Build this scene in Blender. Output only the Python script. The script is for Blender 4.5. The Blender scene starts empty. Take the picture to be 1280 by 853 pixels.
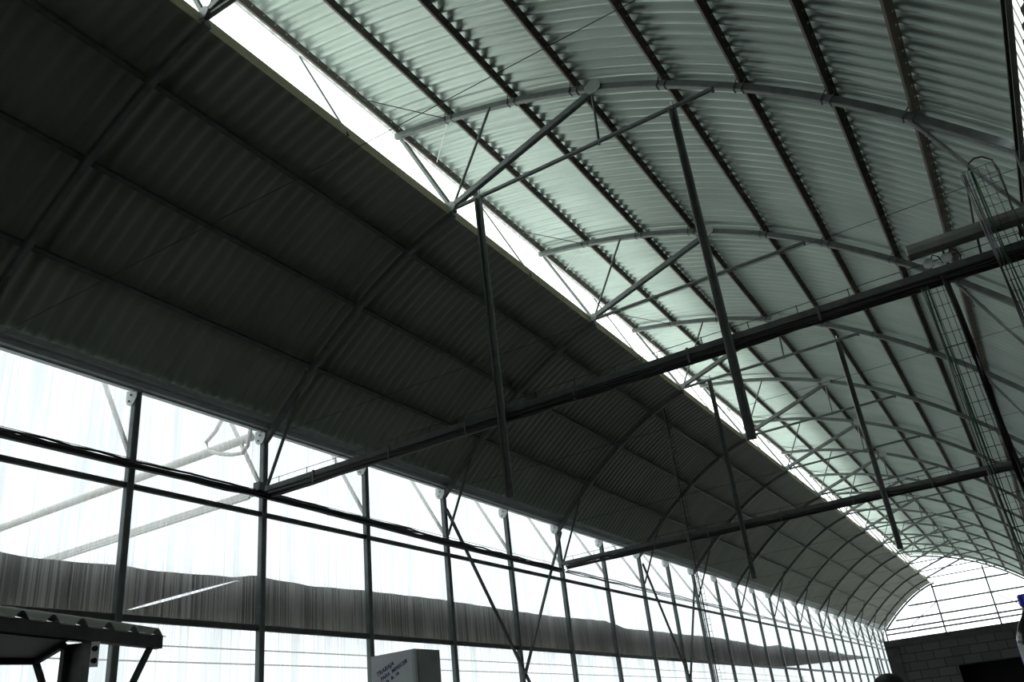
import bpy, bmesh, math, random
from mathutils import Vector, Matrix
random.seed(7)
scene = bpy.context.scene
COL = scene.collection

# ------------------------------------------------------------------ camera, sky, exposure
cam_data = bpy.data.cameras.new('camera')
cam_data.sensor_width = 36.0
cam_data.lens = 30.006
cam_data.clip_end = 500
cam = bpy.data.objects.new('camera', cam_data)
COL.objects.link(cam)
RX = Vector((0.848922, 0.517728, -0.106251))      # camera's right in the hall's axes
RY = Vector((-0.309341, 0.323725, -0.894153))     # camera's down
RZ = Vector((-0.428532, 0.791934, 0.434972))      # viewing direction
m = Matrix((RX, -RY, -RZ)).transposed().to_4x4()
m.translation = Vector((8.1035, -5.8045, 1.6))
cam.matrix_world = m
scene.camera = cam

SKY = 5.0
world = bpy.data.worlds.new('sky')
scene.world = world
world.use_nodes = True
bg = world.node_tree.nodes['Background']
bg.inputs['Color'].default_value = (0.93, 0.98, 1.0, 1)
bg.inputs['Strength'].default_value = SKY
scene.view_settings.view_transform = 'Standard'
scene.view_settings.look = 'None'
scene.view_settings.exposure = 0.0
scene.view_settings.gamma = 1.0
scene.view_settings.use_curve_mapping = False
scene.cycles.use_denoising = True
scene.cycles.max_bounces = 10
scene.cycles.diffuse_bounces = 5
scene.cycles.transparent_max_bounces = 16

# ------------------------------------------------------------------ materials
def new_mat(name):
    mt = bpy.data.materials.new(name); mt.use_nodes = True
    nt = mt.node_tree
    return mt, nt, nt.nodes, nt.links

def plain(name, col, rough=0.6, metal=0.0, vary=0.15, scale=6.0, stretch=(1, 1, 1), bump=0.0):
    mt, nt, N, L = new_mat(name)
    b = N['Principled BSDF']
    b.inputs['Roughness'].default_value = rough
    b.inputs['Metallic'].default_value = metal
    tc = N.new('ShaderNodeTexCoord'); mp = N.new('ShaderNodeMapping')
    mp.inputs['Scale'].default_value = stretch
    nz = N.new('ShaderNodeTexNoise'); nz.inputs['Scale'].default_value = scale; nz.inputs['Detail'].default_value = 4
    rp = N.new('ShaderNodeValToRGB')
    lo = [max(0, c * (1 - vary)) for c in col]; hi = [min(1, c * (1 + vary)) for c in col]
    rp.color_ramp.elements[0].position = 0.3; rp.color_ramp.elements[0].color = (*lo, 1)
    rp.color_ramp.elements[1].position = 0.7; rp.color_ramp.elements[1].color = (*hi, 1)
    L.new(tc.outputs['Object'], mp.inputs['Vector']); L.new(mp.outputs['Vector'], nz.inputs['Vector'])
    L.new(nz.outputs['Fac'], rp.inputs['Fac']); L.new(rp.outputs['Color'], b.inputs['Base Color'])
    if bump:
        bp = N.new('ShaderNodeBump'); bp.inputs['Strength'].default_value = bump
        L.new(nz.outputs['Fac'], bp.inputs['Height']); L.new(bp.outputs['Normal'], b.inputs['Normal'])
    return mt

def clear_sheet(name, light, dark, haze, fine, broad, graze=0.0):
    """translucent corrugated plastic: streaks of uneven clearness run down the sheet"""
    mt, nt, N, L = new_mat(name)
    N.remove(N['Principled BSDF']); out = N['Material Output']
    tc = N.new('ShaderNodeTexCoord')
    def streak(vec, lo, hi):
        mp = N.new('ShaderNodeMapping'); mp.inputs['Scale'].default_value = vec
        nz = N.new('ShaderNodeTexNoise'); nz.inputs['Scale'].default_value = 1.0; nz.inputs['Detail'].default_value = 3
        mr = N.new('ShaderNodeMapRange'); mr.inputs['From Min'].default_value = lo; mr.inputs['From Max'].default_value = hi
        L.new(tc.outputs['Object'], mp.inputs['Vector']); L.new(mp.outputs['Vector'], nz.inputs['Vector']); L.new(nz.outputs['Fac'], mr.inputs['Value'])
        return mr
    a = streak(fine, 0.36, 0.62); c = streak(broad, 0.32, 0.52)
    mul = N.new('ShaderNodeMath'); mul.operation = 'MULTIPLY'
    L.new(a.outputs['Result'], mul.inputs[0]); L.new(c.outputs['Result'], mul.inputs[1])
    mx = N.new('ShaderNodeMix'); mx.data_type = 'RGBA'
    mx.inputs['A'].default_value = (*dark, 1); mx.inputs['B'].default_value = (*light, 1)
    L.new(mul.outputs['Value'], mx.inputs['Factor'])
    tr = N.new('ShaderNodeBsdfTransparent'); L.new(mx.outputs['Result'], tr.inputs['Color'])
    tl = N.new('ShaderNodeBsdfTranslucent'); tl.inputs['Color'].default_value = (0.8, 0.83, 0.8, 1)
    ms = N.new('ShaderNodeMixShader')
    lw = N.new('ShaderNodeLayerWeight'); lw.inputs['Blend'].default_value = 0.35
    hz = N.new('ShaderNodeMapRange'); hz.inputs['From Min'].default_value = 0.0; hz.inputs['From Max'].default_value = 1.0
    hz.inputs['To Min'].default_value = haze * 2.2; hz.inputs['To Max'].default_value = haze * 0.6
    L.new(mul.outputs['Value'], hz.inputs['Value'])
    ad = N.new('ShaderNodeMath'); ad.operation = 'MULTIPLY_ADD'; ad.inputs[1].default_value = graze; ad.use_clamp = True
    L.new(lw.outputs['Facing'], ad.inputs[0]); L.new(hz.outputs['Result'], ad.inputs[2]); L.new(ad.outputs['Value'], ms.inputs['Fac'])
    L.new(tr.outputs['BSDF'], ms.inputs[1]); L.new(tl.outputs['BSDF'], ms.inputs[2]); L.new(ms.outputs['Shader'], out.inputs['Surface'])
    return mt

M = {}
M['steel'] = plain('galvanised_steel', (0.122, 0.145, 0.142), 0.5, 0.3, 0.18, 9)
M['steel_pale'] = plain('bright_galvanised_steel', (0.55, 0.62, 0.60), 0.5, 0.25, 0.12, 9)
M['steel_dark'] = plain('dull_dark_steel', (0.085, 0.097, 0.092), 0.6, 0.2, 0.25, 9)
M['plate'] = plain('bright_zinc_plate', (0.8, 0.86, 0.84), 0.5, 0.0, 0.06, 9)
M['joint'] = plain('grey_zinc_plate', (0.30, 0.34, 0.34), 0.5, 0.1, 0.12, 9)
M['shelter_sheet'] = plain('grey_shelter_sheet', (0.62, 0.63, 0.60), 0.6, 0.0, 0.12, 5)
M['hang'] = plain('grey_channel_steel', (0.13, 0.145, 0.14), 0.5, 0.2, 0.2, 9)
M['purlin'] = plain('weathered_purlin_steel', (0.095, 0.082, 0.07), 0.6, 0.1, 0.25, 4)
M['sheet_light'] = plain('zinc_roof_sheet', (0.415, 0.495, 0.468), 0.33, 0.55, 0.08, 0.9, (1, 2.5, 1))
M['sheet_shaded'] = SD = plain('shade_darkened_roof_sheet', (0.19, 0.207, 0.178), 0.42, 0.1, 0.12, 0.8, (1, 3, 1))  # darker base colour stands in for the shade under this slope
def bounce_outside(mt, col):
    """unseen weather side made pale to bounce daylight up onto the vault"""
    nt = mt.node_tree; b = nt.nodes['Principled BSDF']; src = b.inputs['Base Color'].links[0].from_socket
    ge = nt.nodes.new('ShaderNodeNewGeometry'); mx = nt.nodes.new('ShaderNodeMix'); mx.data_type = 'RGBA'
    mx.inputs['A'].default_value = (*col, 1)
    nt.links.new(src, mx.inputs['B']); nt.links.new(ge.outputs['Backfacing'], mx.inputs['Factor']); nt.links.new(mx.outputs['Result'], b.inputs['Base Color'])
bounce_outside(SD, (0.85, 0.86, 0.84))  # pale outer face added to reflect light in through the vent
M['cable_black'] = plain('black_cable_sheath', (0.018, 0.018, 0.018), 0.5)
M['cable_green'] = plain('green_cable_sheath', (0.03, 0.10, 0.055), 0.5)
M['cable_grey'] = plain('grey_cable_sheath', (0.22, 0.24, 0.25), 0.5)
M['wire'] = plain('steel_wire', (0.035, 0.035, 0.035), 0.5, 0.4)
M['beige'] = plain('beige_flashing', (0.78, 0.73, 0.52), 0.6, 0.0, 0.12, 5)
M['white_edge'] = plain('white_edge_channel', (0.75, 0.76, 0.74), 0.5)
M['concrete'] = plain('concrete', (0.085, 0.085, 0.083), 0.9, 0, 0.25, 5, bump=0.15)
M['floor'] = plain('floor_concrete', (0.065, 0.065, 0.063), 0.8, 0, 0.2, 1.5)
M['bounce_floor'] = plain('bounce_concrete', (0.7, 0.7, 0.66), 0.8, 0, 0.1, 1.5)  # for the unseen far slab, pale to bounce light upward
M['bounce_wall'] = plain('bounce_sheet', (0.5, 0.5, 0.48), 0.6, 0, 0.1, 1.5)  # for the unseen far side wall, pale to bounce light
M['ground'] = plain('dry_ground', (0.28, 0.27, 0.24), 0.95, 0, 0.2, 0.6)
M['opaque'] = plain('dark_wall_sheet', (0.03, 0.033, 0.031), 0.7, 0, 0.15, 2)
M['cloth'] = plain('dark_shade_cloth', (0.10, 0.105, 0.09), 0.95, 0, 0.6, 4, (1, 1.6, 0.3))
M['outer'] = plain('pale_outer_steel', (0.75, 0.75, 0.71), 0.6, 0.0, 0.1, 4)
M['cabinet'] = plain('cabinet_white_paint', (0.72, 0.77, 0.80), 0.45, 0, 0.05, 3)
M['cabinet_side'] = plain('cabinet_shaded_side', (0.42, 0.44, 0.43), 0.5, 0, 0.12, 3)  # darker than the door: the side's shade is put into the colour
M['ink'] = plain('blue_marker_ink', (0.01, 0.015, 0.16), 0.5)
M['gasket'] = plain('black_rubber', (0.012, 0.012, 0.012), 0.6)
M['skin'] = plain('skin', (0.45, 0.27, 0.19), 0.55)
M['hair'] = plain('black_hair', (0.008, 0.008, 0.009), 0.5, 0, 0.3, 30, (1, 1, 1), 0.4)
M['shirt'] = plain('dark_shirt', (0.03, 0.035, 0.05), 0.9)
M['trousers'] = plain('dark_trousers', (0.03, 0.03, 0.035), 0.9)
M['bottle'] = plain('dark_bottle', (0.035, 0.035, 0.035), 0.15)
M['label_white'] = plain('white_paper_label', (0.5, 0.51, 0.5), 0.6)
M['blue'] = plain('blue_plastic', (0.01, 0.015, 0.55), 0.4)
M['disc'] = plain('white_ceramic', (0.75, 0.8, 0.82), 0.4)
M['tube_glass'] = plain('unlit_lamp_diffuser', (0.16, 0.17, 0.16), 0.3)
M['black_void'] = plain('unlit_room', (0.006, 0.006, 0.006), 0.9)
M['clear_strip'] = clear_sheet('clear_strip_plastic', (0.5, 0.52, 0.5), (0.25, 0.26, 0.24), 0.03, (0.3, 5, 0.3), (0.3, 0.8, 0.3))
M['film'] = clear_sheet('white_vent_film', (0.74, 0.74, 0.69), (0.64, 0.64, 0.58), 0.12, (0.5, 0.5, 0.5), (0.3, 0.4, 0.3))
M['clear_wall'] = clear_sheet('clear_corrugated_plastic', (0.275, 0.281, 0.283), (0.140, 0.148, 0.152), 0.055, (0.2, 38, 0.22), (0.2, 4.0, 0.5), 0.05)
M['clear_gable'] = clear_sheet('clear_corrugated_gable_plastic', (0.92, 0.93, 0.94), (0.55, 0.56, 0.57), 0.06, (0.4, 0.2, 14), (0.7, 0.2, 0.7))

# block masonry of the room inside the hall
def masonry():
    mt, nt, N, L = new_mat('grey_concrete_blocks')
    b = N['Principled BSDF']; b.inputs['Roughness'].default_value = 0.9
    tc = N.new('ShaderNodeTexCoord'); mp = N.new('ShaderNodeMapping'); mp.inputs['Rotation'].default_value = (math.radians(90), 0, 0)
    br = N.new('ShaderNodeTexBrick'); br.inputs['Scale'].default_value = 1.0
    br.inputs['Brick Width'].default_value = 0.40; br.inputs['Row Height'].default_value = 0.20
    br.inputs['Mortar Size'].default_value = 0.012; br.inputs['Mortar Smooth'].default_value = 0.3
    br.inputs['Color1'].default_value = (0.10, 0.10, 0.098, 1); br.inputs['Color2'].default_value = (0.14, 0.14, 0.135, 1)
    br.inputs['Mortar'].default_value = (0.045, 0.045, 0.045, 1)
    sp = N.new('ShaderNodeSeparateXYZ'); cb = N.new('ShaderNodeCombineXYZ')
    L.new(tc.outputs['Object'], sp.inputs['Vector']); L.new(sp.outputs['X'], cb.inputs['X']); L.new(sp.outputs['Z'], cb.inputs['Y'])
    L.new(cb.outputs['Vector'], br.inputs['Vector']); L.new(br.outputs['Color'], b.inputs['Base Color'])
    bp = N.new('ShaderNodeBump'); bp.inputs['Strength'].default_value = 0.4; bp.invert = True
    L.new(br.outputs['Fac'], bp.inputs['Height']); L.new(bp.outputs['Normal'], b.inputs['Normal'])
    return mt
M['block'] = masonry()

# ------------------------------------------------------------------ mesh helpers
class MB:
    """collects shapes for ONE mesh object"""
    def __init__(s): s.v = []; s.f = []
    def add(s, vs, fs):
        o = len(s.v); s.v += [tuple(v) for v in vs]; s.f += [tuple(i + o for i in f) for f in fs]; return s
    def box(s, a, b):
        x0, y0, z0 = a; x1, y1, z1 = b
        return s.add([(x0, y0, z0), (x1, y0, z0), (x1, y1, z0), (x0, y1, z0), (x0, y0, z1), (x1, y0, z1), (x1, y1, z1), (x0, y1, z1)],
                     [(3, 2, 1, 0), (4, 5, 6, 7), (0, 1, 5, 4), (1, 2, 6, 5), (2, 3, 7, 6), (3, 0, 4, 7)])
    def sweep(s, prof, path, up=(0, 0, 1), closed=True, caps=True):
        """carry a 2D outline (side, up) along a path"""
        path = [Vector(p) for p in path]; up = Vector(up); rings = []
        for i, p in enumerate(path):
            t = (path[min(i + 1, len(path) - 1)] - path[max(i - 1, 0)]).normalized()
            side = t.cross(up)
            if side.length < 1e-4: side = t.cross(Vector((1, 0, 0)))
            side.normalize(); u = side.cross(t).normalized()
            rings.append([p + side * a + u * b for a, b in prof])
        n = len(prof); vs = [v for r in rings for v in r]; fs = []
        for i in range(len(path) - 1):
            for j in range(n if closed else n - 1):
                k = (j + 1) % n
                fs.append((i * n + j, i * n + k, (i + 1) * n + k, (i + 1) * n + j))
        if caps and closed:
            fs.append(tuple(reversed(range(n)))); fs.append(tuple((len(path) - 1) * n + j for j in range(n)))
        return s.add(vs, fs)
    def tube(s, path, r, n=8, up=(0, 0, 1)):
        return s.sweep([(r * math.cos(2 * math.pi * i / n), r * math.sin(2 * math.pi * i / n)) for i in range(n)], path, up)
    def bar(s, path, w, h, up=(0, 0, 1)):
        c = min(w, h) * 0.12; a, b = w / 2, h / 2
        return s.sweep([(-a + c, -b), (a - c, -b), (a, -b + c), (a, b - c), (a - c, b), (-a + c, b), (-a, b - c), (-a, -b + c)], path, up)
    def channel(s, path, w, h, t=0.006, up=(0, 0, 1), flip=1):
        """C channel: web on the +side, lips inside"""
        a, b, l = w / 2, h / 2, min(h * 0.22, 0.02)
        p = [(a, -b), (a, b), (-a, b), (-a, b - l), (-a + t, b - l), (-a + t, b - t), (a - t, b - t), (a - t, -b + t), (-a + t, -b + t), (-a + t, -b + l), (-a, -b + l), (-a, -b)]
        return s.sweep([(x * flip, y) for x, y in p], path, up)
    def lathe(s, prof, c, n=20, axis='z'):
        vs = []; fs = []
        for r, z in prof:
            for i in range(n):
                a = 2 * math.pi * i / n; p = (r * math.cos(a), r * math.sin(a), z)
                if axis == 'y': p = (p[0], p[2], p[1])
                if axis == 'x': p = (p[2], p[0], p[1])
                vs.append((p[0] + c[0], p[1] + c[1], p[2] + c[2]))
        for k in range(len(prof) - 1):
            for i in range(n):
                j = (i + 1) % n; fs.append((k * n + i, k * n + j, (k + 1) * n + j, (k + 1) * n + i))
        fs.append(tuple(reversed(range(n)))); fs.append(tuple((len(prof) - 1) * n + i for i in range(n)))
        return s.add(vs, fs)
    def plate(s, pts, d):
        """flat outline pts pushed along d into a solid plate"""
        n = len(pts); d = Vector(d); a = [Vector(p) for p in pts]
        return s.add(a + [p + d for p in a], [tuple(range(n)), tuple(reversed(range(n, 2 * n)))] + [(i, i + n, (i + 1) % n + n, (i + 1) % n) for i in range(n)])
    def mesh(s, name, mat, smooth=False):
        me = bpy.data.meshes.new(name); me.from_pydata(s.v, [], s.f); me.update()
        bm = bmesh.new(); bm.from_mesh(me); bmesh.ops.recalc_face_normals(bm, faces=bm.faces); bm.to_mesh(me); bm.free()
        if smooth:
            for p in me.polygons: p.use_smooth = True
        me.materials.append(mat)
        return me
    def build(s, name, mat, parent=None, smooth=False):
        return link(name, s.mesh(name, mat, smooth), parent)

def link(name, data, parent=None):
    o = bpy.data.objects.new(name, data); COL.objects.link(o)
    if parent is not None: o.parent = parent
    return o
def tag(o, label, cat, group=None):
    o['label'] = label; o['category'] = cat
    if group: o['group'] = group
    return o
def thing(name, label, cat, loc=(0, 0, 0), group=None):
    o = bpy.data.objects.new(name, None); o.empty_display_size = 0.2; COL.objects.link(o); o.location = loc
    return tag(o, label, cat, group)
def structure(o, label=None):
    o['kind'] = 'structure'
    if label: o['label'] = label
    return o
def copy_tree(o, loc):
    c = o.copy(); COL.objects.link(c); c.location = loc
    for ch in o.children:
        d = ch.copy(); COL.objects.link(d); d.parent = c
        for g in ch.children:
            e = g.copy(); COL.objects.link(e); e.parent = d
    return c
ORD = 'zeroth first second third fourth fifth sixth seventh eighth ninth tenth eleventh twelfth thirteenth fourteenth fifteenth sixteenth seventeenth eighteenth nineteenth twentieth'.split()
TENS = {2: 'twenty', 3: 'thirty'}
def nth(n):
    return ORD[n] if n <= 20 else (TENS[n // 10] + '-' + ORD[n % 10] if n % 10 else 'thirtieth')

# ------------------------------------------------------------------ the hall's shape
YN, YF = -12.0, 50.6                      # near and far ends of the hall
FR = [-3.0, -1.0, 0.97, 3.02, 5.07, 7.2, 9.13, 11.1, 13.03, 14.85, 16.8, 18.6, 20.5, 22.25, 23.85]
FR = [2 * f for f in FR]                  # the roof frames along the hall
RC = [4.685775863771762e-05, -0.005469210669208872, 0.01126709678079773, -0.10308721977128375, 9.834999640404208]
LC = [-0.008726035220072505, -0.06937152307687598, 0.9841771926692578, 5.794616322962101]
def poly(c, x):
    r = 0
    for k in c: r = r * x + k
    return r
def rz(x): return poly(RC, x)
def lz(x): return poly(LC, x)
def normal(f, x):
    d = (f(x + 0.01) - f(x - 0.01)) / 0.02
    v = Vector((-d, 0, 1)).normalized()
    return v
def offs(f, x, d):
    n = normal(f, x); return Vector((x + n.x * d, 0, f(x) + n.z * d))
XS_R = [2.42 + (9.14 - 2.42) * i / 26 for i in range(27)]
XS_L = [0.13 + (3.21 - 0.13) * i / 14 for i in range(15)]

def corrugated_roof(name, f, xs, off, pitch, amp, mat):
    ny = int((YF - YN) / pitch) * 8
    base = [(offs(f, x, off), normal(f, x)) for x in xs]
    vs = []; fs = []
    for j in range(ny + 1):
        y = YN + j * pitch / 8
        ph = 2 * math.pi * j / 8
        s = math.cos(ph); h = amp * (1 + (s * (1.35 - 0.35 * s * s))) 
        for b, n in base: vs.append((b.x + n.x * h, y, b.z + n.z * h))
    k = len(base)
    for j in range(ny):
        for i in range(k - 1): fs.append((j * k + i, j * k + i + 1, (j + 1) * k + i + 1, (j + 1) * k + i))
    me = bpy.data.meshes.new(name); me.from_pydata(vs, [], fs); me.update(); me.materials.append(mat)
    for p in me.polygons: p.use_smooth = True
    return link(name, me)
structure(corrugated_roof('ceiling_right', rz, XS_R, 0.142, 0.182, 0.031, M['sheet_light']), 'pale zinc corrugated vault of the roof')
structure(corrugated_roof('ceiling_left', lz, XS_L, 0.045, 0.167, 0.015, M['sheet_shaded']), 'corrugated lower slope of the roof, coloured dark for its shade')

def corrugated_wall(name, x, y0, y1, z0, z1, pitch, amp, mat):
    ny = int((y1 - y0) / pitch * 6); vs = []; fs = []
    for j in range(ny + 1):
        y = y0 + (y1 - y0) * j / ny
        dx = amp * math.sin(2 * math.pi * j / 6)
        vs += [(x + dx, y, z0), (x + dx, y, z1)]
    for j in range(ny): fs.append((2 * j, 2 * j + 1, 2 * j + 3, 2 * j + 2))
    me = bpy.data.meshes.new(name); me.from_pydata(vs, [], fs); me.update(); me.materials.append(mat)
    return link(name, me)
WX = -0.13
structure(corrugated_wall('wall_left', WX, -1.95, YF, 0.0, 5.885, 0.076, 0.0035, M['clear_wall']), 'clear corrugated plastic side wall with uneven streaks')
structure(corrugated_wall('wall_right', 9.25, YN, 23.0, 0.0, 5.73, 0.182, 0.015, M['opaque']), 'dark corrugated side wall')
structure(corrugated_wall('wall_right_far', 9.25, 23.0, YF, 0.0, 5.73, 0.182, 0.015, M['bounce_wall']), 'far stretch of the corrugated side wall, made pale to bounce light')  # unseen stretch made pale to throw light onto the far roof
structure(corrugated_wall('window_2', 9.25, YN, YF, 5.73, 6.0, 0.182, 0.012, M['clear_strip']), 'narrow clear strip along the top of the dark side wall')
structure(corrugated_wall('wall_left_near', WX, YN, -1.95, 0.0, 5.885, 0.182, 0.015, M['opaque']), 'unseen near stretch of the side wall, made opaque to darken the hall')  # unseen stretch made opaque to keep light off the near roof
b = MB().box((-0.3, YN - 0.12, 0), (4.3, YN, 9.9)).box((7.7, YN - 0.12, 0), (9.5, YN, 9.9)).box((4.3, YN - 0.12, 2.9), (7.7, YN, 9.9)); structure(b.build('wall_near', M['opaque']), 'dark near end wall with a doorway added to let light in')  # doorway added behind the camera as fill for the cabinet front
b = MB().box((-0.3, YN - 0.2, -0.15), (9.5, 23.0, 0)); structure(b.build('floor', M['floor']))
b = MB().box((-0.3, 23.0, -0.15), (9.5, YF + 0.2, 0)); structure(b.build('floor_far', M['bounce_floor']))  # unseen far slab made pale to bounce light up to the roof
b = MB().box((-120, -100, -0.35), (120, 200, -0.15)); structure(b.build('ground', M['ground']))
# far gable: clear plastic cut to the outline of the roof
gv = [(x, YF, 0) for x in (WX, 9.33)]
prof = [(-0.13, YF, 5.75)] + [(x, YF, lz(x) + 0.04) for x in [i * 0.32 for i in range(11)]] + [(2.5, YF, rz(2.5) + 0.12)] + [(x, YF, rz(x) + 0.12) for x in [2.9 + 0.4 * i for i in range(16)]] + [(9.33, YF, 5.9)]
me = bpy.data.meshes.new('wall_far'); vs = [gv[0]] + prof + [gv[1]]; me.from_pydata(vs, [], [tuple(range(len(vs)))]); me.update(); me.materials.append(M['clear_gable'])
structure(link('wall_far', me), 'clear plastic gable end wall')
# the vent between the two roof slopes
vs = []; fs = []
for j in range(120):
    y = YN + (YF - YN) * j / 119
    for k in range(4):
        t = k / 3; vs.append((3.20 + (2.40 - 3.20) * t - 0.05 * math.sin(math.pi * t), y, 8.00 + (9.70 - 8.00) * t))
for j in range(119):
    for k in range(3): fs.append((j * 4 + k, j * 4 + k + 1, j * 4 + k + 5, j * 4 + k + 4))
me = bpy.data.meshes.new('window_1'); me.from_pydata(vs, [], fs); me.update(); me.materials.append(M['film'])
structure(link('window_1', me), 'white film stretched over the long roof vent')

# ------------------------------------------------------------------ long members
def long_member(name, path, kind, w, h, mat, label, cat, up=(0, 0, 1), flip=1):
    b = MB()
    (b.channel(path, w, h, up=up, flip=flip) if kind == 'c' else b.bar(path, w, h, up=up))
    return tag(b.build(name, mat), label, cat)
PR = [(2.5, 'pale purlin along the upper edge of the white roof vent'), (3.36, 'first purlin above the roof vent, lit pale by it'), (4.33, 'second purlin above the roof vent'), (5.2, 'third purlin above the vent, meeting the round gusset plates'),
      (6.27, 'fourth purlin above the vent, at the crown of the pale vault'), (7.08, 'fifth purlin above the vent on the falling side of the vault'), (7.87, 'sixth purlin above the vent, over the round lamp discs'), (8.5, 'seventh purlin above the vent, just over the hanging lamp')]
for x, lab in PR:
    p = offs(rz, x, 0.09); n = normal(rz, x)
    o = long_member('roof_purlin', [(p.x, YN, p.z), (p.x, YF, p.z)], 'c', 0.028, 0.11, M['purlin'], 'steel ' + lab if not lab.startswith('pale') else lab, 'purlin', up=n)
    o['group'] = 'purlins under the pale vault'
    # screw tips that come through the sheet into the purlin
    s = Vector((n.z, 0, -n.x)); q = Vector((p.x, 0, p.z)) + n * 0.02 + s * 0.016
    sm = MB().lathe([(0.009, -0.004), (0.009, 0.004), (0.004, 0.006)], q, 6, 'x').mesh('screw_head', M['steel_pale'])
    sb = MB(); y = YN + 0.091
    while y < 26:
        if x > 3 and -4 < y < 7: link('screw_head', sm, o).location = (0, y, 0)
        else: sb.lathe([(0.009, -0.004), (0.009, 0.004), (0.004, 0.006)], (q.x, y, q.z), 6, 'x')
        y += 0.182
    sc = sb.build('screw_head', M['steel_pale'], o); sc['kind'] = 'stuff'
LPN = [(0.82, 'lowest dark purlin under the shaded slope, where the knee braces end'), (1.63, 'middle dark purlin under the shaded slope'), (2.49, 'highest dark purlin under the shaded slope, below the vent edge')]
for x, lab in LPN:
    p = offs(lz, x, 0.0); n = normal(lz, x)
    o = long_member('roof_purlin', [(p.x, YN, p.z), (p.x, YF, p.z)], 'c', 0.05, 0.09, M['steel_dark'], lab, 'purlin', up=n)
    o['group'] = 'purlins under the shaded slope'
tag(MB().bar([(3.225, YN, 7.975), (3.225, YF, 7.975)], 0.015, 0.115).build('ridge_flashing', M['beige']), 'thin beige flashing along the top edge of the shaded slope', 'flashing')
tag(MB().bar([(2.40, YN, 9.75), (2.40, YF, 9.75)], 0.015, 0.16).build('vent_edge_strip', M['white_edge']), 'thin white strip along the upper edge of the roof vent', 'flashing')
# eaves gutters: folded sheet
t = 0.006
g = [(0.16, 5.99), (0.16, 5.92), (0.11, 5.91), (0.11, 5.845), (0.05, 5.84), (0.05, 5.82), (-0.11, 5.87), (-0.11, 6.02)]
gut = g + [(x - t if i < 6 else x + t, z + t) for i, (x, z) in reversed(list(enumerate(g)))]
def sweep_y(pts, y0, y1):
    n = len(pts); b = MB()
    return b.add([(x, y0, z) for x, z in pts] + [(x, y1, z) for x, z in pts], [tuple(range(n)), tuple(reversed(range(n, 2 * n)))] + [(i, i + n, (i + 1) % n + n, (i + 1) % n) for i in range(n)])
tag(sweep_y(gut, YN, YF).build('eaves_gutter', M['joint']), 'folded steel gutter above the clear corrugated wall', 'gutter')
tag(MB().channel([(9.185, YN, 5.845), (9.185, YF, 5.845)], 0.04, 0.14).build('eaves_rail', M['steel_dark']), 'dark steel eaves rail at the foot of the pale vault', 'rail')
long_member('wall_rail', [(0.0, YN, 4.71), (0.0, YF, 4.71)], 'b', 0.05, 0.06, M['steel_dark'], 'plain dark wall rail just under the cable run', 'rail')
long_member('wall_rail', [(0.0, YN, 3.31), (0.0, YF, 3.31)], 'b', 0.05, 0.07, M['steel_dark'], 'lower dark wall rail along the foot of the shade cloth', 'rail')
long_member('wall_rail', [(0.0, YN, 1.2), (0.0, YF, 1.2)], 'b', 0.05, 0.06, M['steel_dark'], 'lowest wall rail near the floor', 'rail')

# ------------------------------------------------------------------ wall posts
YP = []
for i in range(len(FR)):
    YP.append((FR[i], True))
    if i + 1 < len(FR): YP.append(((FR[i] + FR[i + 1]) / 2, False))
YP = [p for p in YP if p[0] > -4.5] + [(2 * 24.5, False)]
proto = None
for i, (y, odd) in enumerate(YP):
    n = i + 1
    if y < -1: lab = 'galvanised wall post at the near end, gusset against the gutter'
    extra = {2: ', by the corrugated shelter roof', 3: ', where the first cable beam starts', 4: ', behind the white cabinet', 7: ', where the second cable beam starts'}.get(n, '')
    lab = 'galvanised wall post, %s from the near end%s' % (nth(n), extra)
    if proto is None:
        r = thing('wall_post', lab, 'post', (0, y, 0), 'wall posts of the clear side wall')
        MB().bar([(0, 0, 0), (0, 0, 5.88)], 0.085, 0.085, up=(0, 1, 0)).build('shaft', M['steel'], r)
        MB().plate([(-0.115, -0.05, 5.73), (-0.09, -0.05, 5.68), (-0.045, -0.05, 5.655), (0.02, -0.05, 5.67), (0.07, -0.05, 5.74), (0.07, -0.05, 5.80), (-0.115, -0.05, 5.86)], (0, -0.008, 0)).build('gusset_plate', M['plate'], r)
        for dz in (0.07, 0.14):
            MB().lathe([(0.012, 0), (0.012, 0.012), (0.006, 0.02)], (-0.07 + dz * 0.4, -0.078, 5.64 + dz), 6, 'y').build('bolt_head', M['steel_dark'], r)
        MB().bar([(-0.04, 0, 5.08), (-0.78, 0, 6.40)], 0.045, 0.045).build('outer_brace', M['outer'], r)
        proto = r
    else:
        r = copy_tree(proto, (0, y, 0)); r['label'] = lab

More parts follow.
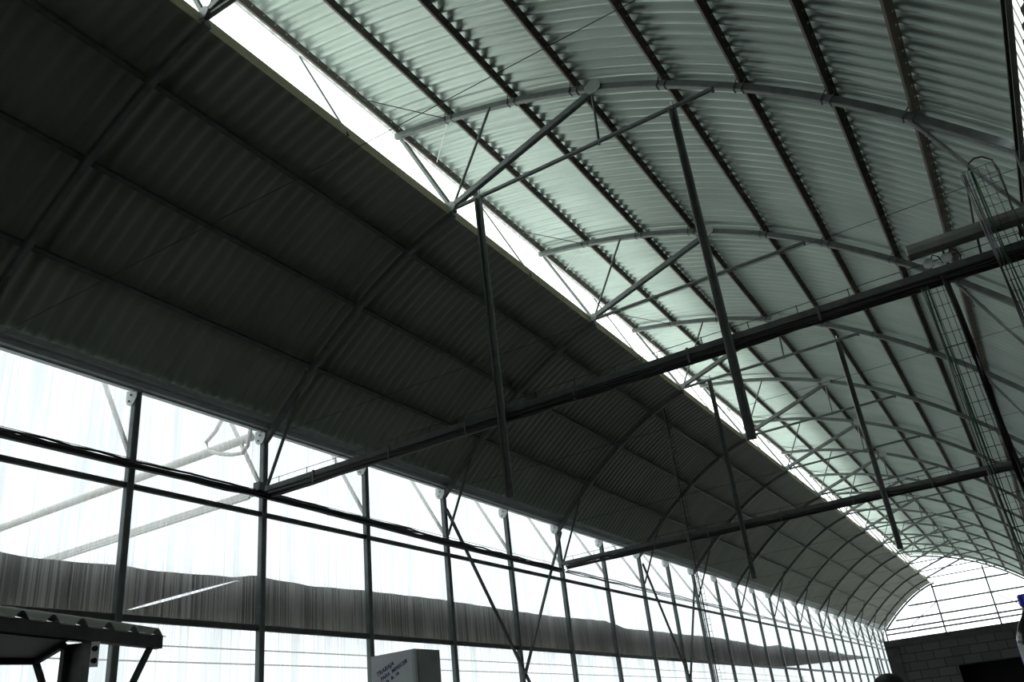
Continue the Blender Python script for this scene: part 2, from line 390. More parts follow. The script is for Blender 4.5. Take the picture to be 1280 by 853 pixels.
# ------------------------------------------------------------------ roof frames
def arch_path(f, x0, x1, n): return [(x0 + (x1 - x0) * i / n, 0, f(x0 + (x1 - x0) * i / n)) for i in range(n + 1)]
ND = (3.30, 0, 7.98)
def clip(b, f, x):
    for dy in (-0.045, 0.045): pass
    p = offs(f, x, 0); n = normal(f, x); s = Vector((n.z, 0, -n.x))
    for d in (-0.05, 0.05):
        c = p + s * d
        path = [c + n * 0.08 + Vector((0, -0.046, 0)), c - n * 0.044 + Vector((0, -0.046, 0)), c - n * 0.044 + Vector((0, 0.046, 0)), c + n * 0.08 + Vector((0, 0.046, 0))]
        for a, e in zip(path, path[1:]): b.tube([a, e], 0.007, 5, up=(0.3, 1, 0.2))
def make_frame(lab, y, clips):
    r = thing('roof_frame', lab, 'roof frame', (0, y, 0), 'arched roof frames across the hall')
    MB().bar(arch_path(rz, 2.45, 9.22, 36), 0.07, 0.085, up=(0, 0.0001, 1)).build('vault_arch', M['steel'], r)
    MB().bar([tuple(offs(lz, x, -0.08)) for x in [-0.03 + 3.30 * i / 18 for i in range(19)]], 0.07, 0.085, up=(0, 0.0001, 1)).build('slope_arch', M['hang'], r)
    MB().bar([(3.30, -0.02, 7.99), (5.42, -0.02, 8.70)], 0.07, 0.085).build('main_brace', M['steel'], r)
    MB().tube([(3.30, -0.02, 7.95), (6.80, -0.02, 7.97)], 0.028, 10).build('tie_tube', M['steel'], r)
    MB().tube([(6.80, -0.02, 7.93), (6.80, 0, 8.08)], 0.02, 6).build('tie_bracket', M['steel'], r)
    MB().tube([(5.42, -0.02, 8.66), (5.39, -0.02, 7.92)], 0.018, 8).build('short_strut', M['steel'], r)
    MB().tube([(3.32, -0.03, 8.0), (4.01, -0.03, rz(4.01) - 0.03)], 0.017, 8).build('slim_strut', M['steel'], r)
    MB().bar([(3.26, 0, 7.99), (2.54, 0, 9.48)], 0.045, 0.055, up=(0, 1, 0)).build('vent_strut', M['steel'], r)
    MB().tube([(0.76, 0, lz(0.76)), (0.05, 0, 5.03)], 0.022, 8).build('knee_brace', M['steel_dark'], r)
    MB().tube([(8.45, 0, rz(8.45)), (9.2, 0, 5.03)], 0.022, 8).build('knee_brace', M['steel'], r)
    MB().bar([(9.19, 0, 0), (9.19, 0, 5.95)], 0.08, 0.08, up=(0, 1, 0)).build('far_side_post', M['steel_dark'], r)
    c = Vector((5.45, 0, rz(5.45) - 0.02))
    pts = [(c.x + 0.115 * math.cos(a) , -0.06, c.z + 0.10 * math.sin(a)) for a in [2 * math.pi * k / 8 + 0.3 for k in range(8)]]
    MB().plate(pts, (0, 0.012, 0)).build('gusset_plate', M['joint'], r)
    MB().plate([(3.25, -0.07, 7.91), (3.33, -0.07, 7.90), (3.37, -0.07, 7.97), (3.33, -0.07, 8.04), (3.26, -0.07, 8.04)], (0, 0.012, 0)).build('joint_plate', M['joint'], r)
    for s in (-1, 1):
        MB().tube([(3.34, 0, rz(3.34)), (2.55, s * 0.85, rz(2.55) + 0.05)], 0.007, 5).build('corner_rod', M['wire'] if s < 0 else M['steel_pale'], r)
    if clips:
        for x, _ in PR[1:]:
            b = MB(); clip(b, rz, x); b.build('purlin_clip', M['steel_dark'], r)
    return r
near = make_frame('steel roof frame behind the viewpoint, its shaded arch over the near wall', FR[0], True)
copy_list = []
for i in range(1, len(FR)):
    lab = {1: 'roof frame whose joint touches the top edge of the photo', 2: 'roof frame with the large pale gusset plate, carrying the first two hanging channels',
           3: 'roof frame next beyond the first pair of hanging channels', 4: 'roof frame carrying the second pair of hanging channels'}.get(i, 'arched roof frame, %s beyond the one with the second hanging channels' % nth(max(i - 4, 1)))
    if i <= 4:
        if i == 1: f1 = near
        r = copy_tree(near, (0, FR[i], 0))
        if i == 2: MB().bar([(3.26, 0.09, 7.99), (2.54, 0.10, 9.48)], 0.045, 0.055, up=(0, 1, 0)).build('vent_strut', M['steel'], r)
    elif i == 5:
        far = make_frame(lab, FR[i], False); r = far
    else:
        r = copy_tree(far, (0, FR[i], 0))
    r['label'] = lab
# rods across the vent half way between the frames
rod = MB().tube([(3.25, 0, 7.90), (2.52, 0, 9.50)], 0.014, 6).mesh('vent_rod', M['steel'])
for i in range(len(FR) - 1):
    o = link('vent_rod', rod); o.location = (0, (FR[i] + FR[i + 1]) / 2, 0)
    tag(o, 'slim steel rod across the white vent, %s from the near end' % nth(i + 1), 'rod', 'slim rods across the vent')
# wires stretched across the hall at eaves height
wire = MB().tube([(0.1, 0, 5.88), (4.6, 0, 5.865), (9.2, 0, 5.88)], 0.0035, 5).mesh('tie_wire', M['wire'])
for i in range(1, len(FR)):
    o = link('tie_wire', wire); o.location = (0, FR[i] + 0.25, 0)
    tag(o, 'thin wire stretched across the hall beside the %s roof frame' % nth(i), 'wire', 'thin wires across the hall')

# ------------------------------------------------------------------ far gable frame
gf = thing('gable_frame', 'thin steel frame of rails and uprights on the bright far gable', 'frame', (0, YF - 0.08, 0))
for x, zt in ((0.0, 5.85), (3.17, 7.95), (6.03, rz(6.03)), (9.2, 5.8)):
    MB().bar([(x, 0, 0), (x, 0, zt)], 0.09, 0.09, up=(0, 1, 0)).build('upright', M['steel_dark'], gf)
for z, x0, x1 in ((7.78, 3.1, 7.2), (6.97, 1.6, 8.15), (6.28, 0.72, 8.85), (5.84, 0.0, 9.2), (5.58, 0.0, 9.2), (3.3, 0.0, 9.2)):
    MB().bar([(x0, 0, z), (x1, 0, z)], 0.07, 0.095).build('rail', M['steel_dark'], gf)
MB().tube([(3.14, -0.05, 6.93), (1.2, -0.05, 5.70)], 0.025, 6).build('brace', M['steel_dark'], gf)
MB().tube([(6.06, -0.05, 6.95), (8.2, -0.05, 5.40)], 0.025, 6).build('brace', M['steel_dark'], gf)
fa = MB(); xs = [2.45 + 6.8 * i / 20 for i in range(21)]
fa.bar([tuple(offs(rz, x, 0.09)) for x in xs], 0.09, 0.10, up=(0, 0.0001, 1)).build('gable_arch', M['steel'], gf)
MB().bar([(x, 0, lz(x)) for x in [3.33 * i / 12 for i in range(13)]], 0.09, 0.10, up=(0, 0.0001, 1)).build('gable_arch', M['steel_dark'], gf)

# ------------------------------------------------------------------ cross beams with their cables
def wiggle(x0, x1, y, z, r, seed, amp, step=0.35):
    rnd = random.Random(seed); n = max(2, int(abs(x1 - x0) / step))
    return [(x0 + (x1 - x0) * i / n, y + rnd.uniform(-amp, amp), z + rnd.uniform(-amp, amp)) for i in range(n + 1)]
def cross_beam(y, lab, lab_c, lab_w, seed, n_cab):
    r = thing('cross_beam', lab, 'beam', (0, y, 0), 'cable beams across the hall')
    MB().bar([(0.0, 0, 5.03), (9.24, 0, 5.03)], 0.075, 0.075).build('tube', M['steel_dark'], r)
    k = MB().box((-0.012, -0.048, 4.915), (0.012, 0.048, 5.072)).mesh('cable_clamp', M['steel_dark'])
    for x in (0.9, 2.1, 3.2, 4.6, 5.9, 7.2): link('cable_clamp', k, r).location = (x, 0, 0)
    c = thing('cable_bundle', lab_c, 'cables', (0, y, 0), 'cables tied under the beams')
    for i in range(n_cab):
        a = i * 2.4; rr = 0.010 + 0.004 * (i % 3)
        MB().tube(wiggle(0.12, 9.1, 0.034 * math.cos(a), 4.95 + 0.028 * math.sin(a), rr, seed + i, 0.008), rr, 6).build('cable', M['cable_black'], c, True)
    w = thing('guide_wire', lab_w, 'wire', (0, y, 0), 'wires above the beams')
    MB().tube([(0.1, -0.02, 5.14), (9.1, -0.02, 5.14)], 0.004, 5).build('wire', M['wire'], w)
    s = MB().tube([(0, -0.02, 5.06), (0, -0.02, 5.15)], 0.005, 5).mesh('stud', M['wire'])
    for i in range(19): link('stud', s, w).location = (0.3 + i * 0.48, 0, 0)
cross_beam(FR[2], 'long steel beam loaded with black cables crossing in front of the shaded slope', 'thick black cable bundle tied under the large beam in front', 'thin wire on short studs above the large front beam', 10, 9)
cross_beam(FR[4], 'second cable beam, farther along the hall toward the block room', 'thin black cable bundle under the second, farther beam', 'thin wire on studs above the second, farther beam', 40, 6)
# hanging channels
for (x, zb, k, lab) in ((3.71, 4.05, 2, 'steel channel hanging before the shaded slope, crossing the large beam'), (6.33, 3.98, 2, 'long steel channel hanging from the vault in front of the bright vent'),
                        (3.88, 4.0, 4, 'thin far channel hanging before the shaded slope by the second beam'), (6.42, 4.02, 4, 'far steel channel hanging across the second beam before the vault')):
    h = thing('hanger_channel', lab, 'hanger', (x, FR[k] - 0.075, 0), 'channels hanging from the tie tubes')
    MB().channel([(0, 0, zb), (0, 0, 7.93)], 0.05, 0.09, up=(0.96, 0.28, 0)).build('channel', M['hang'], h)
    MB().tube([(0, 0.05, 7.86), (0, 0.05, 8.05)], 0.012, 6).build('hook_bolt', M['steel_pale'], h)

# cable run along the clear wall
w = thing('wall_cable_run', 'dark cable run along the clear wall above the plain rail', 'cables', (0.09, 0, 0))
pts = [(0, -8, 4.9), (0, -0.05, 4.91), (0, 1.94, 4.93), (0, 5.8, 4.86), (0, 9.9, 4.85)]
MB().bar(pts, 0.06, 0.06).build('carrier', M['steel_dark'], w)
for i in range(5):
    path = []; rnd = random.Random(80 + i); y = -8
    while y < 10: path.append((0.05 * math.cos(i * 1.3) , y, 4.93 - 0.01 * (y > 3) * min((y - 3), 6) + 0.035 * math.sin(i * 1.3) + rnd.uniform(-0.014, 0.014))); y += 0.3
    MB().tube(path, 0.013, 6).build('cable', M['cable_black'], w, True)
MB().tube([(0.0, -8, 5.0), (0, 10, 4.97)], 0.004, 5).build('thin_wire', M['wire'], w)
w = thing('wall_cable_run', 'thin far cable run along the clear wall beyond the second beam', 'cables', (0.09, 0, 0))
for i in range(3):
    path = []; rnd = random.Random(95 + i); y = 10.1
    while y < 48: path.append((0.03 * i, y, 4.84 + 0.02 * i + rnd.uniform(-0.015, 0.015))); y += 0.7
    MB().tube(path, 0.011, 6).build('cable', M['cable_grey'], w, True)
b = thing('junction_box', 'small dark junction box on the post where the large beam starts', 'junction box', (0.1, FR[2] - 0.17, 5.02))
MB().box((-0.05, -0.05, -0.055), (0.05, 0.05, 0.055)).build('housing', M['steel_dark'], b)
MB().box((0.05, -0.045, -0.05), (0.058, 0.045, 0.05)).build('cover', M['cable_grey'], b)

# wall cross braces
def brace(p, q, lab):
    t_ = thing('cross_brace', lab, 'brace', (0, 0, 0), 'crossed braces on the clear wall')
    MB().bar([p, q], 0.04, 0.05, up=(1, 0, 0)).build('bar', M['steel_dark'], t_)
    for e in (p, q): MB().lathe([(0.035, -0.006), (0.035, 0.006)], e, 8, 'x').build('end_plate', M['steel_dark'], t_)
y3, y4, y5 = FR[3], (FR[3] + FR[4]) / 2, FR[4]
brace((0.09, y3 - 0.05, 5.45), (0.09, y5, 0.25), 'long brace falling across the clear wall toward the second beam')
brace((0.13, y5 - 0.08, 5.65), (0.13, y3, 0.25), 'long brace rising to the post of the second beam')
y7, y9 = FR[5], FR[6]
brace((0.09, y7, 5.5), (0.09, y9 - 0.2, 0.25), 'far brace falling beyond the second beam on the clear wall')
brace((0.13, y9 - 0.3, 5.5), (0.13, y7, 0.25), 'far brace rising by the wire ladder on the clear wall')

# ------------------------------------------------------------------ hanging lamp, discs, wire ladders, cable drops
lamp = thing('batten_lamp', 'unlit tube lamp batten above the large beam, beside the wire ladder', 'lamp', (8.07, 1.83, 5.25))
MB().sweep([(-0.03, 0.06), (0.03, 0.06), (0.065, 0.0), (0.06, -0.05), (0.03, -0.07), (-0.03, -0.07), (-0.06, -0.05), (-0.065, 0.0)], [(0.012, 0, 0), (1.08, 0, 0)]).build('housing', M['tube_glass'], lamp)
MB().sweep([(-0.035, 0.065), (0.035, 0.065), (0.07, 0.0), (0.065, -0.055), (0.03, -0.075), (-0.03, -0.075), (-0.065, -0.055), (-0.07, 0.0)], [(-0.004, 0, 0), (0.012, 0, 0)]).build('end_cap', M['steel_pale'], lamp)
for x in (0.28, 0.9): MB().bar([(x, 0.05, -0.05), (x, 0.15, -0.19)], 0.02, 0.02).build('bracket', M['steel_dark'], lamp)
for i, (x, z, lab) in enumerate(((8.21, 5.12, 'lower of the two round white discs on the large beam'), (8.36, 5.125, 'upper of the two round white discs, next to the hanging lamp'))):
    d = thing('insulator_disc', lab, 'disc', (x, 1.90, z), 'round discs on the beam')
    MB().lathe([(0.03, -0.012), (0.047, -0.006), (0.047, 0.006), (0.03, 0.012)], (0, 0, 0), 20, 'y').build('disc', M['disc'], d)
    MB().tube([(0, 0.01, 0), (0, 0.05, -0.06)], 0.008, 6).build('stem', M['cable_black'], d)
    MB().tube([(0.02, 0.01, 0.03), (0.05, 0.01, 0.075), (0.09, 0.02, 0.05), (0.11, 0.03, -0.02)], 0.006, 6).build('lead', M['cable_black'], d, True)

def wire_ladder(x0, x1, y, z0, z1, step, lab, wires=4, r=0.003):
    t_ = thing('wire_ladder', lab, 'cable ladder', ((x0 + x1) / 2, y, z0), 'upright wire cable ladders')
    hw = (x1 - x0) / 2; H = z1 - z0
    for i in range(wires): x = -hw + 2 * hw * i / (wires - 1); MB().tube([(x, 0, 0), (x, 0, H)], r, 5).build('long_wire', M['wire'], t_)
    rg = MB().tube([(-hw, 0, 0), (hw, 0, 0), (hw, -0.05, 0)], r, 5).mesh('rung', M['wire']); z = 0.05
    while z < H: link('rung', rg, t_).location = (0, 0, z); z += step
    return t_
def drop(x, y, z0, z1, specs, lab):
    t_ = thing('cable_drop', lab, 'cables', (x, y, 0), 'cables running down the wire ladders')
    for i, (dx, dy, r, mt) in enumerate(specs):
        rnd = random.Random(int(x * 100) + i); n = 14
        path = [(dx + rnd.uniform(-0.008, 0.008), dy + rnd.uniform(-0.006, 0.006), z0 + (z1 - z0) * k / n) for k in range(n + 1)]
        MB().tube(path, r, 6).build('cable', M[mt], t_, True)
yb = FR[2]
wire_ladder(8.10, 8.30, yb + 0.02, 0.0, 4.93, 0.13, 'wire ladder hanging below the large beam under the round discs', 5)
drop(8.11, yb - 0.02, 0.0, 4.97, [(0, 0, 0.008, 'cable_green'), (0.022, 0, 0.008, 'cable_green'), (-0.02, 0.0, 0.006, 'cable_grey')], 'pair of green cables down the ladder under the discs')
drop(8.29, yb - 0.02, 0.0, 4.99, [(0, 0, 0.017, 'cable_black'), (0.018, 0.015, 0.014, 'cable_black'), (-0.012, -0.02, 0.012, 'cable_black')], 'thick black cables down the ladder under the discs')
wire_ladder(8.70, 8.95, 1.68, 0.0, 5.75, 0.10, 'wire ladder passing in front of the lamp and the large beam', 5)
drop(8.71, 1.655, 0.0, 5.72, [(0, 0, 0.010, 'cable_grey'), (0.025, 0.0, 0.009, 'cable_grey'), (0.048, 0, 0.008, 'cable_green'), (0.07, 0.0, 0.007, 'cable_green'), (-0.02, 0, 0.007, 'cable_grey')], 'grey and green cables down the ladder before the lamp')
c = thing('cable_loop', 'black cable loop from the vault brace down behind the lamp', 'cable', (0, 2.02, 0))
MB().tube([(8.74, 0, 5.90), (8.71, 0, 5.70), (8.66, 0, 5.4), (8.62, 0, 5.05)], 0.011, 6).build('cable', M['cable_black'], c, True)
MB().tube([(8.78, -0.08, 5.90), (8.80, -0.1, 5.955), (8.85, -0.13, 5.965), (8.91, -0.15, 5.94), (8.97, -0.16, 5.87), (8.985, -0.16, 5.75), (8.98, -0.15, 5.6), (8.95, -0.1, 5.1)], 0.009, 6).build('loop', M['cable_black'], c, True)
wire_ladder(2.80, 2.93, FR[4] - 0.12, 0.0, 7.62, 0.11, 'dim wire ladder hanging before the shaded slope past the second beam', 3, 0.0035)
drop(2.84, FR[4] - 0.15, 0.0, 7.6, [(0, 0, 0.010, 'cable_grey'), (0.03, 0, 0.012, 'cable_black'), (-0.03, 0.0, 0.007, 'cable_grey')], 'dim grey cables down the ladder before the shaded slope')

# ------------------------------------------------------------------ outside the clear wall
YB = [-12, -1.16, -0.67, 0.06, 0.31, 0.74, 1.87, 2.2, 2.55, 3.31, 4.27, 5.11, 6.29, 7.39, 8.48, 10.6, 12.82, 14.0, 16.89, 18.1, 20.9, 25.6, 27.3, 30.7, 35.1, 39.3, 42.9, 47]
ZB = [3.95, 3.94, 3.92, 3.95, 3.96, 3.94, 3.99, 4.05, 4.04, 4.02, 4.05, 4.06, 4.09, 4.08, 4.06, 4.08, 4.13, 4.03, 4.07, 4.09, 4.13, 4.06, 4.18, 4.14, 4.27, 4.23, 4.27, 4.3]
def interp(x, xs, ys):
    for i in range(len(xs) - 1):
        if x <= xs[i + 1]: return ys[i] + (ys[i + 1] - ys[i]) * max(0, (x - xs[i])) / (xs[i + 1] - xs[i])
    return ys[-1]
cb = MB(); yy = -12.0; cols = []
while yy < 47.01: cols.append(yy); yy += 0.08
def segs(y):
    top = interp(y, YB, ZB); bot = 3.365 if y < 26 else 3.365 + (y - 26) * 0.045
    top = max(top, bot + 0.02)
    if 0.42 < y < 1.96:
        f = (y - 0.42) / 1.54; c0 = 3.49 + (3.965 - 3.49) * f; h = 0.020 * math.sin(math.pi * min(1, max(0.04, f))) ** 0.5 * (1.0 - 0.5 * f)
        return [(bot, c0 - h), (min(top, c0 + h), top)]
    mid = max(bot + 0.005, min(top - 0.005, 3.49 if y < 1.2 else 3.95))
    return [(bot, mid), (mid, top)]
def cx(y, z): return -0.42 + 0.012 * math.sin(y * 9.0) + 0.02 * math.sin(y * 1.7 + z * 3)
for y0, y1 in zip(cols, cols[1:]):
    for (a0, a1), (b0, b1) in zip(segs(y0), segs(y1)):
        if a1 - a0 < 0.004 and b1 - b0 < 0.004: continue
        cb.add([(cx(y0, a0), y0, a0), (cx(y1, b0), y1, b0), (cx(y1, b1), y1, b1), (cx(y0, a1), y0, a1)], [(0, 1, 2, 3)])
tag(cb.build('shade_cloth', M['cloth']), 'dark ragged shade cloth band behind the clear corrugated wall', 'cloth')
MBo = thing('outer_beam', 'pale beam outside the clear wall, continuing the large beam', 'beam', (0, FR[2], 0))
MB().bar([(-0.2, 0, 5.04), (-6.4, 0, 5.04)], 0.07, 0.08).build('tube', M['outer'], MBo)
MB().bar([(-6.4, 0, 0), (-6.4, 0, 5.95)], 0.09, 0.09, up=(0, 1, 0)).build('post', M['outer'], MBo)
MB().tube([(-0.2, -0.05, 4.97), (-6.3, -0.05, 4.96)], 0.02, 6).build('cable', M['outer'], MBo)
pp = thing('outer_pipe', 'pale round pipe with an open end outside the wall under the gutter', 'pipe', (0, FR[2], 0))
MB().tube([(-0.24, 0, 5.84), (-6.4, 0, 5.84)], 0.06, 14).build('pipe', M['outer'], pp, False)
hs = MB().tube([(-0.72, 1.84, 6.2), (-0.85, 1.84, 6.05), (-1.02, 1.84, 5.95), (-0.95, 1.84, 5.80), (-0.72, 1.84, 5.70), (-0.5, 1.84, 5.63), (-0.3, 1.84, 5.60), (-0.2, 1.84, 5.68), (-0.16, 1.84, 5.9)], 0.028, 8).build('outer_hose', M['outer'], None, True)
tag(hs, 'pale hose looped around the open pipe end outside the wall', 'hose')
for z, lab in ((3.53, 'lower pale rail seen faintly outside through the clear wall'), (3.77, 'upper pale rail seen faintly outside through the clear wall')):
    o = thing('outer_rail', lab, 'rail', (-4.0, 0, 0))
    MB().bar([(0, -10, z), (0, 46, z)], 0.02, 0.022).build('tube', M['outer'], o)
    for y in (-8, 45): MB().bar([(0, y, -0.15), (0, y, z)], 0.05, 0.05, up=(0, 1, 0)).build('stake', M['outer'], o)

# small frame on the wall near the far end
wf = thing('wall_gate', 'small dark gate frame on the clear wall close to the block room', 'gate', (0.1, 0, 0))
for y in (44.5, 48.2): MB().bar([(0, y, 0), (0, y, 4.12)], 0.07, 0.07, up=(0, 1, 0)).build('upright', M['steel_dark'], wf)
MB().bar([(0, 44.5, 4.12), (0, 48.2, 4.12)], 0.07, 0.07).build('top_bar', M['steel_dark'], wf)

# ------------------------------------------------------------------ block room
BY = 18.0
rm = thing('block_room', 'dark grey concrete block room with a black opening, inside the hall', 'building', (0, BY, 0))
bb = MB()
bb.box((4.86, 0.0, 0), (6.05, 0.14, 2.98)); bb.box((6.05, 0.0, 2.39), (9.15, 0.14, 2.98)); bb.box((8.9, 0, 0), (9.15, 0.14, 2.39))
bb.box((4.60, 0.14, 0), (4.74, 5.0, 2.98)); bb.box((4.60, 4.86, 0), (9.15, 5.0, 2.98))
bb.build('block_wall', M['block'], rm)
MB().box((4.56, -0.02, 0), (4.86, 0.2, 3.0)).build('corner_column', M['concrete'], rm)
MB().box((4.56, -0.02, 2.98), (9.17, 5.02, 3.15)).build('ring_beam', M['concrete'], rm)
MB().box((6.05, 0.5, 0.0), (8.9, 0.55, 2.9)).build('dark_backing', M['black_void'], rm)  # black sheet behind the opening stands in for the room's darkness

# ------------------------------------------------------------------ white cabinet with handwriting
cbn = thing('cabinet', 'tall white cabinet with blue handwriting, standing by the clear wall', 'cabinet', (2.46, 1.0, 0))
def rbox(b, a, c, rad=0.012): 
    x0, y0, z0 = a; x1, y1, z1 = c
    b.sweep([(x0 + rad, y0), (x1 - rad, y0), (x1, y0 + rad), (x1, y1 - rad), (x1 - rad, y1), (x0 + rad, y1), (x0, y1 - rad), (x0, y0 + rad)], [(0, 0, z0), (0, 0, z1)], up=(0, 1, 0))
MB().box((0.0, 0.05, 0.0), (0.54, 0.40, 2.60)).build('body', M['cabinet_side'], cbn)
MB().box((0.012, 0.035, 0.06), (0.53, 0.05, 2.59)).build('gasket', M['gasket'], cbn)
dr = MB(); rb = 0.02
dr.sweep([(-0.27, -0.018), (-0.255, -0.0), (0.235, -0.0), (0.262, -0.01), (0.27, -0.035), (-0.27, -0.035)], [(0.27, 0, 0.06), (0.27, 0, 2.60)], up=(0, -1, 0))
dr_o = dr.build('door', M['cabinet'], cbn)
MB().bar([(0.05, -0.02, 1.0), (0.05, -0.02, 1.25)], 0.02, 0.02, up=(0, 1, 0)).build('handle', M['steel'], dr_o)
def scribble(txt, x, z, size, rot):
    cu = bpy.data.curves.new('handwriting', 'FONT'); cu.body = txt; cu.size = size; cu.extrude = 0.0006; cu.offset = 0.0012; cu.shear = 0.25
    tmp = bpy.data.objects.new('tmp', cu); COL.objects.link(tmp); cu.materials.append(M['ink'])
    bpy.context.view_layer.update()
    me = bpy.data.meshes.new_from_object(tmp.evaluated_get(bpy.context.evaluated_depsgraph_get()))
    bpy.data.objects.remove(tmp); bpy.data.curves.remove(cu)
    o = link('handwriting', me, dr_o); o.location = (x, -0.0015, z); o.rotation_euler = (math.radians(90), math.radians(-rot), 0)
    return o
scribble('TRABAJA', 0.085, 2.405, 0.056, 22)
scribble('PARA  MERECER', 0.13, 2.362, 0.048, 22)
scribble('la  la  ra', 0.195, 2.332, 0.052, 24)
ar = MB(); ar.plate([(0.10, 0, 2.268), (0.165, 0, 2.300), (0.162, 0, 2.308), (0.096, 0, 2.276)], (0, -0.002, 0)); ar.plate([(0.178, 0, 2.318), (0.150, 0, 2.318), (0.168, 0, 2.288)], (0, -0.002, 0))
ar.build('arrow', M['ink'], dr_o)

# ------------------------------------------------------------------ corrugated shelter at the bottom corner
sh = thing('shelter', 'small dark shelter with corrugated roof on a steel post, before the wall', 'shelter', (0, 0, 0))
A = Vector((3.95, -3.46, 2.405)); B = Vector((3.71, -2.39, 2.405)); u = (B - A).normalized(); nb = Vector((u.y * -1, u.x, 0)); 
if nb.x > 0: nb = -nb
S = A - u * 1.3
MB().channel([S, B + u * 0.01], 0.05, 0.07).build('eaves_beam', M['steel_dark'], sh)
sb = MB(); L_ = (B - S).length; n = 240; vs = []; fs = []
for i in range(n + 1):
    d = (L_ + 0.03) * i / n; p = S + u * d
    ph = ((L_ - d) / 0.19) % 1.0
    hgt = 0.040 * max(0.0, math.sin(math.pi * (ph / 0.5))) if ph < 0.5 else 0.0
    for k in range(4):
        q = p + nb * (0.5 * k / 3 - 0.03); vs.append((q.x, q.y, 2.437 + hgt * (1 - 0.95 * k / 3) + 0.17 * k / 3))
for i in range(n):
    for k in range(3): fs.append((i * 4 + k, i * 4 + k + 1, (i + 1) * 4 + k + 1, (i + 1) * 4 + k))
sb.add(vs, fs); so = sb.build('roof_sheet', M['shelter_sheet'], sh)
md = so.modifiers.new('thickness', 'SOLIDIFY'); md.thickness = 0.004
MB().plate([(3.87, -3.05, 2.362), (3.27, -2.84, 2.362), (2.95, -4.5, 2.362), (4.21, -4.6, 2.362)], (0, 0, 0.012)).build('tray_board', M['gasket'], sh)
MB().bar([(3.80, -3.03, 2.35), (3.27, -2.84, 2.35)], 0.03, 0.03).build('tray_edge', M['gasket'], sh)
MB().bar([(3.27, -2.84, 2.35), (2.95, -4.5, 2.35)], 0.03, 0.03).build('tray_edge', M['gasket'], sh)
ps = MB().channel([(3.76, -2.93, 0), (3.76, -2.93, 2.375)], 0.07, 0.125, up=(0.85, 0.5, 0)).build('post', M['steel_dark'], sh)
pl = MB().plate([(3.855, -2.91, 2.24), (3.875, -2.875, 2.24), (3.875, -2.875, 2.365), (3.855, -2.91, 2.365)], (-0.006, 0.004, 0)).build('bolt_plate', M['plate'], ps)
bo = MB()
for z in (2.27, 2.33): bo.lathe([(0.014, -0.012), (0.014, 0.006)], (3.868, -2.895, z), 8, 'x')
bo.build('bolts', M['gasket'], ps)
MB().bar([(3.27, -2.84, 2.35), (3.70, -2.92, 1.9)], 0.03, 0.03).build('brace', M['steel_dark'], sh)
MB().bar([(3.725, -2.45, 2.38), (3.77, -2.87, 1.60)], 0.03, 0.03).build('brace', M['steel_dark'], sh)

# ------------------------------------------------------------------ bottle on a locker
lk = thing('locker', 'dark steel locker below the lower edge of the photo, under the bottle', 'locker', (8.15, -3.36, 0))
MB().box((-0.3, -0.22, 0), (0.3, 0.22, 1.50)).build('body', M['steel_dark'], lk)
MB().box((-0.28, -0.235, 0.05), (0.28, -0.22, 1.46)).build('door', M['steel_dark'], lk)
MB().box((0.2, -0.255, 0.75), (0.22, -0.235, 0.9)).build('handle', M['steel'], lk)
bt = thing('bottle', 'dark bottle with blue cap and white label at the photo edge', 'bottle', (8.080, -3.36, 1.50))
MB().lathe([(0.044, 0), (0.049, 0.012), (0.049, 0.205), (0.047, 0.222), (0.034, 0.25), (0.018, 0.272), (0.014, 0.285), (0.014, 0.30)], (0, 0, 0), 28).build('body', M['bottle'], bt, True)
MB().lathe([(0.0496, 0.145), (0.0496, 0.205)], (0, 0, 0), 28).build('label', M['label_white'], bt, True)
st = MB()
for i in range(20):
    if i % 3 == 1:
        a = 2 * math.pi * i / 20; c_, s_ = math.cos(a) * 0.0499, math.sin(a) * 0.0499
        st.bar([(c_, s_, 0.165), (c_, s_, 0.206)], 0.003, 0.002, up=(math.cos(a), math.sin(a), 0))
st.build('label_stripes', M['blue'], bt)
MB().lathe([(0.0165, 0.290), (0.0165, 0.312), (0.014, 0.316)], (0, 0, 0), 20).build('cap', M['blue'], bt)

# ------------------------------------------------------------------ person whose hair reaches into the frame
def skin_mesh(name, verts, edges, mat, parent, sub=2):
    me = bpy.data.meshes.new(name); me.from_pydata([v[:3] for v in verts], edges, []); me.update()
    o = link(name, me, parent); o.modifiers.new('skin', 'SKIN')
    sv = me.skin_vertices[0] if me.skin_vertices else None
    if sv is None:
        bm = bmesh.new(); bm.from_mesh(me); bm.verts.layers.skin.verify(); bm.to_mesh(me); bm.free(); sv = me.skin_vertices[0]
    for i, v in enumerate(verts):
        r = v[3]; sv.data[i].radius = (r, r) if not isinstance(r, tuple) else r
    sv.data[0].use_root = True
    sd = o.modifiers.new('smooth', 'SUBSURF'); sd.levels = sub; sd.render_levels = sub
    me.materials.append(mat)
    return o
pn = thing('person', 'person with black hair, only the crown of the head in view', 'person', (7.315, -0.72, 0.0))
V = [(0, 0, 0.95, (0.15, 0.11)), (0, 0, 1.15, (0.14, 0.10)), (0, 0, 1.36, (0.17, 0.105)), (0, -0.01, 1.47, (0.07, 0.06)), (0, 0, 1.54, 0.055), (0, 0.01, 1.60, (0.07, 0.08)), (0, 0.0, 1.68, (0.078, 0.092)), (0, -0.005, 1.73, (0.05, 0.06))]
E_ = [(i, i + 1) for i in range(7)]
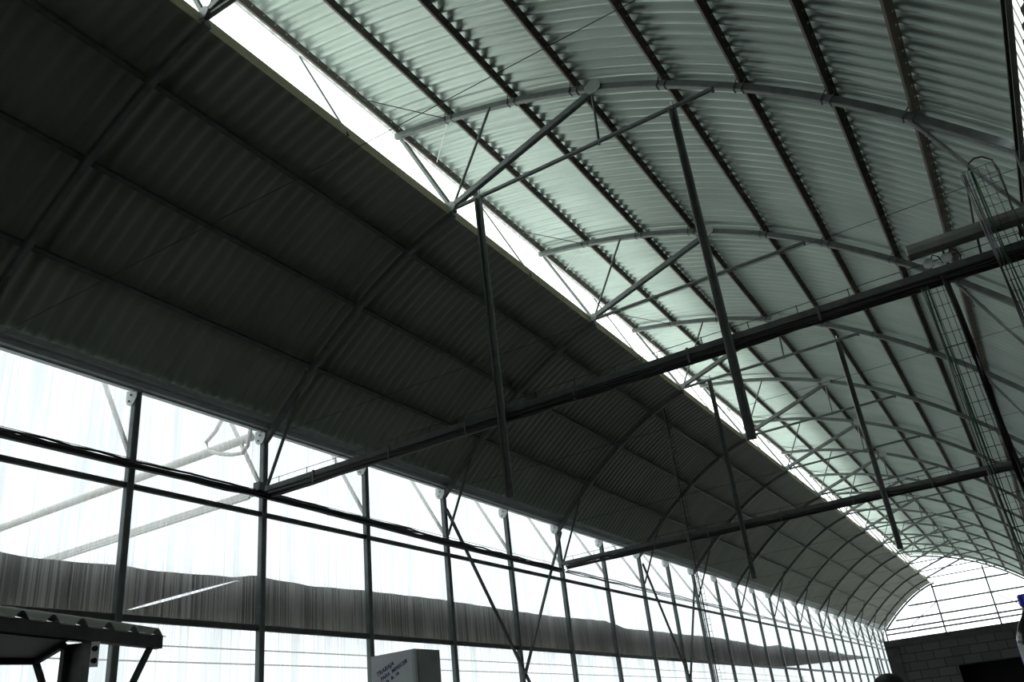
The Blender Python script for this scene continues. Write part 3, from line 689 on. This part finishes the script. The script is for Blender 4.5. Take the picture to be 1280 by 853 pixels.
for s in (-1, 1):
    k = len(V)
    V += [(s * 0.18, 0, 1.42, 0.06), (s * 0.22, 0.01, 1.12, 0.042), (s * 0.23, 0.07, 0.87, 0.028), (s * 0.23, 0.09, 0.80, (0.02, 0.036))]
    E_ += [(2, k), (k, k + 1), (k + 1, k + 2), (k + 2, k + 3)]
    for f, (dy, dz) in enumerate(((0.055, -0.06), (0.03, -0.09), (0.01, -0.10), (-0.012, -0.09), (-0.032, -0.07))):
        j = len(V); V += [(s * 0.23, 0.09 + dy * 0.7, 0.80 + dz * 0.55, 0.009), (s * (0.225), 0.09 + dy + 0.012, 0.80 + dz, 0.008)]
        E_ += [(k + 3, j), (j, j + 1)]
    k = len(V)
    V += [(s * 0.10, 0, 0.88, 0.085), (s * 0.11, 0.01, 0.50, 0.058), (s * 0.11, -0.01, 0.10, 0.04), (s * 0.115, 0.0, 0.045, 0.04), (s * 0.125, 0.16, 0.03, 0.03)]
    E_ += [(0, k), (k, k + 1), (k + 1, k + 2), (k + 2, k + 3), (k + 3, k + 4)]
skin_mesh('body', V, E_, M['skin'], pn)
skin_mesh('shirt', [(0, 0, 0.93, (0.165, 0.125)), (0, 0, 1.15, (0.155, 0.115)), (0, 0, 1.36, (0.185, 0.12)), (0, -0.01, 1.455, (0.085, 0.075)), (0.19, 0, 1.42, 0.075), (0.222, 0.01, 1.18, 0.06), (-0.19, 0, 1.42, 0.075), (-0.222, 0.01, 1.18, 0.06)],
          [(0, 1), (1, 2), (2, 3), (2, 4), (4, 5), (2, 6), (6, 7)], M['shirt'], pn)
skin_mesh('trousers', [(0, 0, 0.95, (0.16, 0.12))] + [(s * a, y_, z_, r_) for s in (-1, 1) for a, y_, z_, r_ in ((0.10, 0, 0.88, 0.1), (0.11, 0.01, 0.5, 0.075), (0.11, -0.01, 0.1, 0.06))],
          [(0, 1), (1, 2), (2, 3), (0, 4), (4, 5), (5, 6)], M['trousers'], pn)
hv = MB(); nlat = 14; nlon = 28; vs = []; fs = []; rnd = random.Random(3)
for i in range(nlat + 1):
    th = math.radians(112) * i / nlat
    for j in range(nlon):
        ph = 2 * math.pi * j / nlon; rr = 1 + 0.035 * math.sin(5 * ph + 3 * th) * math.sin(th) + rnd.uniform(-0.012, 0.012)
        vs.append((0.094 * math.sin(th) * math.cos(ph) * rr, 0.112 * math.sin(th) * math.sin(ph) * rr, 1.672 + 0.105 * math.cos(th) * rr))
for i in range(nlat):
    for j in range(nlon):
        k = (j + 1) % nlon; fs.append((i * nlon + j, (i + 1) * nlon + j, (i + 1) * nlon + k, i * nlon + k))
hv.add(vs, fs).build('hair', M['hair'], pn, True)
fc = MB()
fc.plate([(-0.012, 0.085, 1.60), (0.012, 0.085, 1.60), (0.006, 0.105, 1.605), (0.0, 0.088, 1.65), (-0.006, 0.105, 1.605)], (0, 0.002, 0)); fc.build('nose', M['skin'], pn)
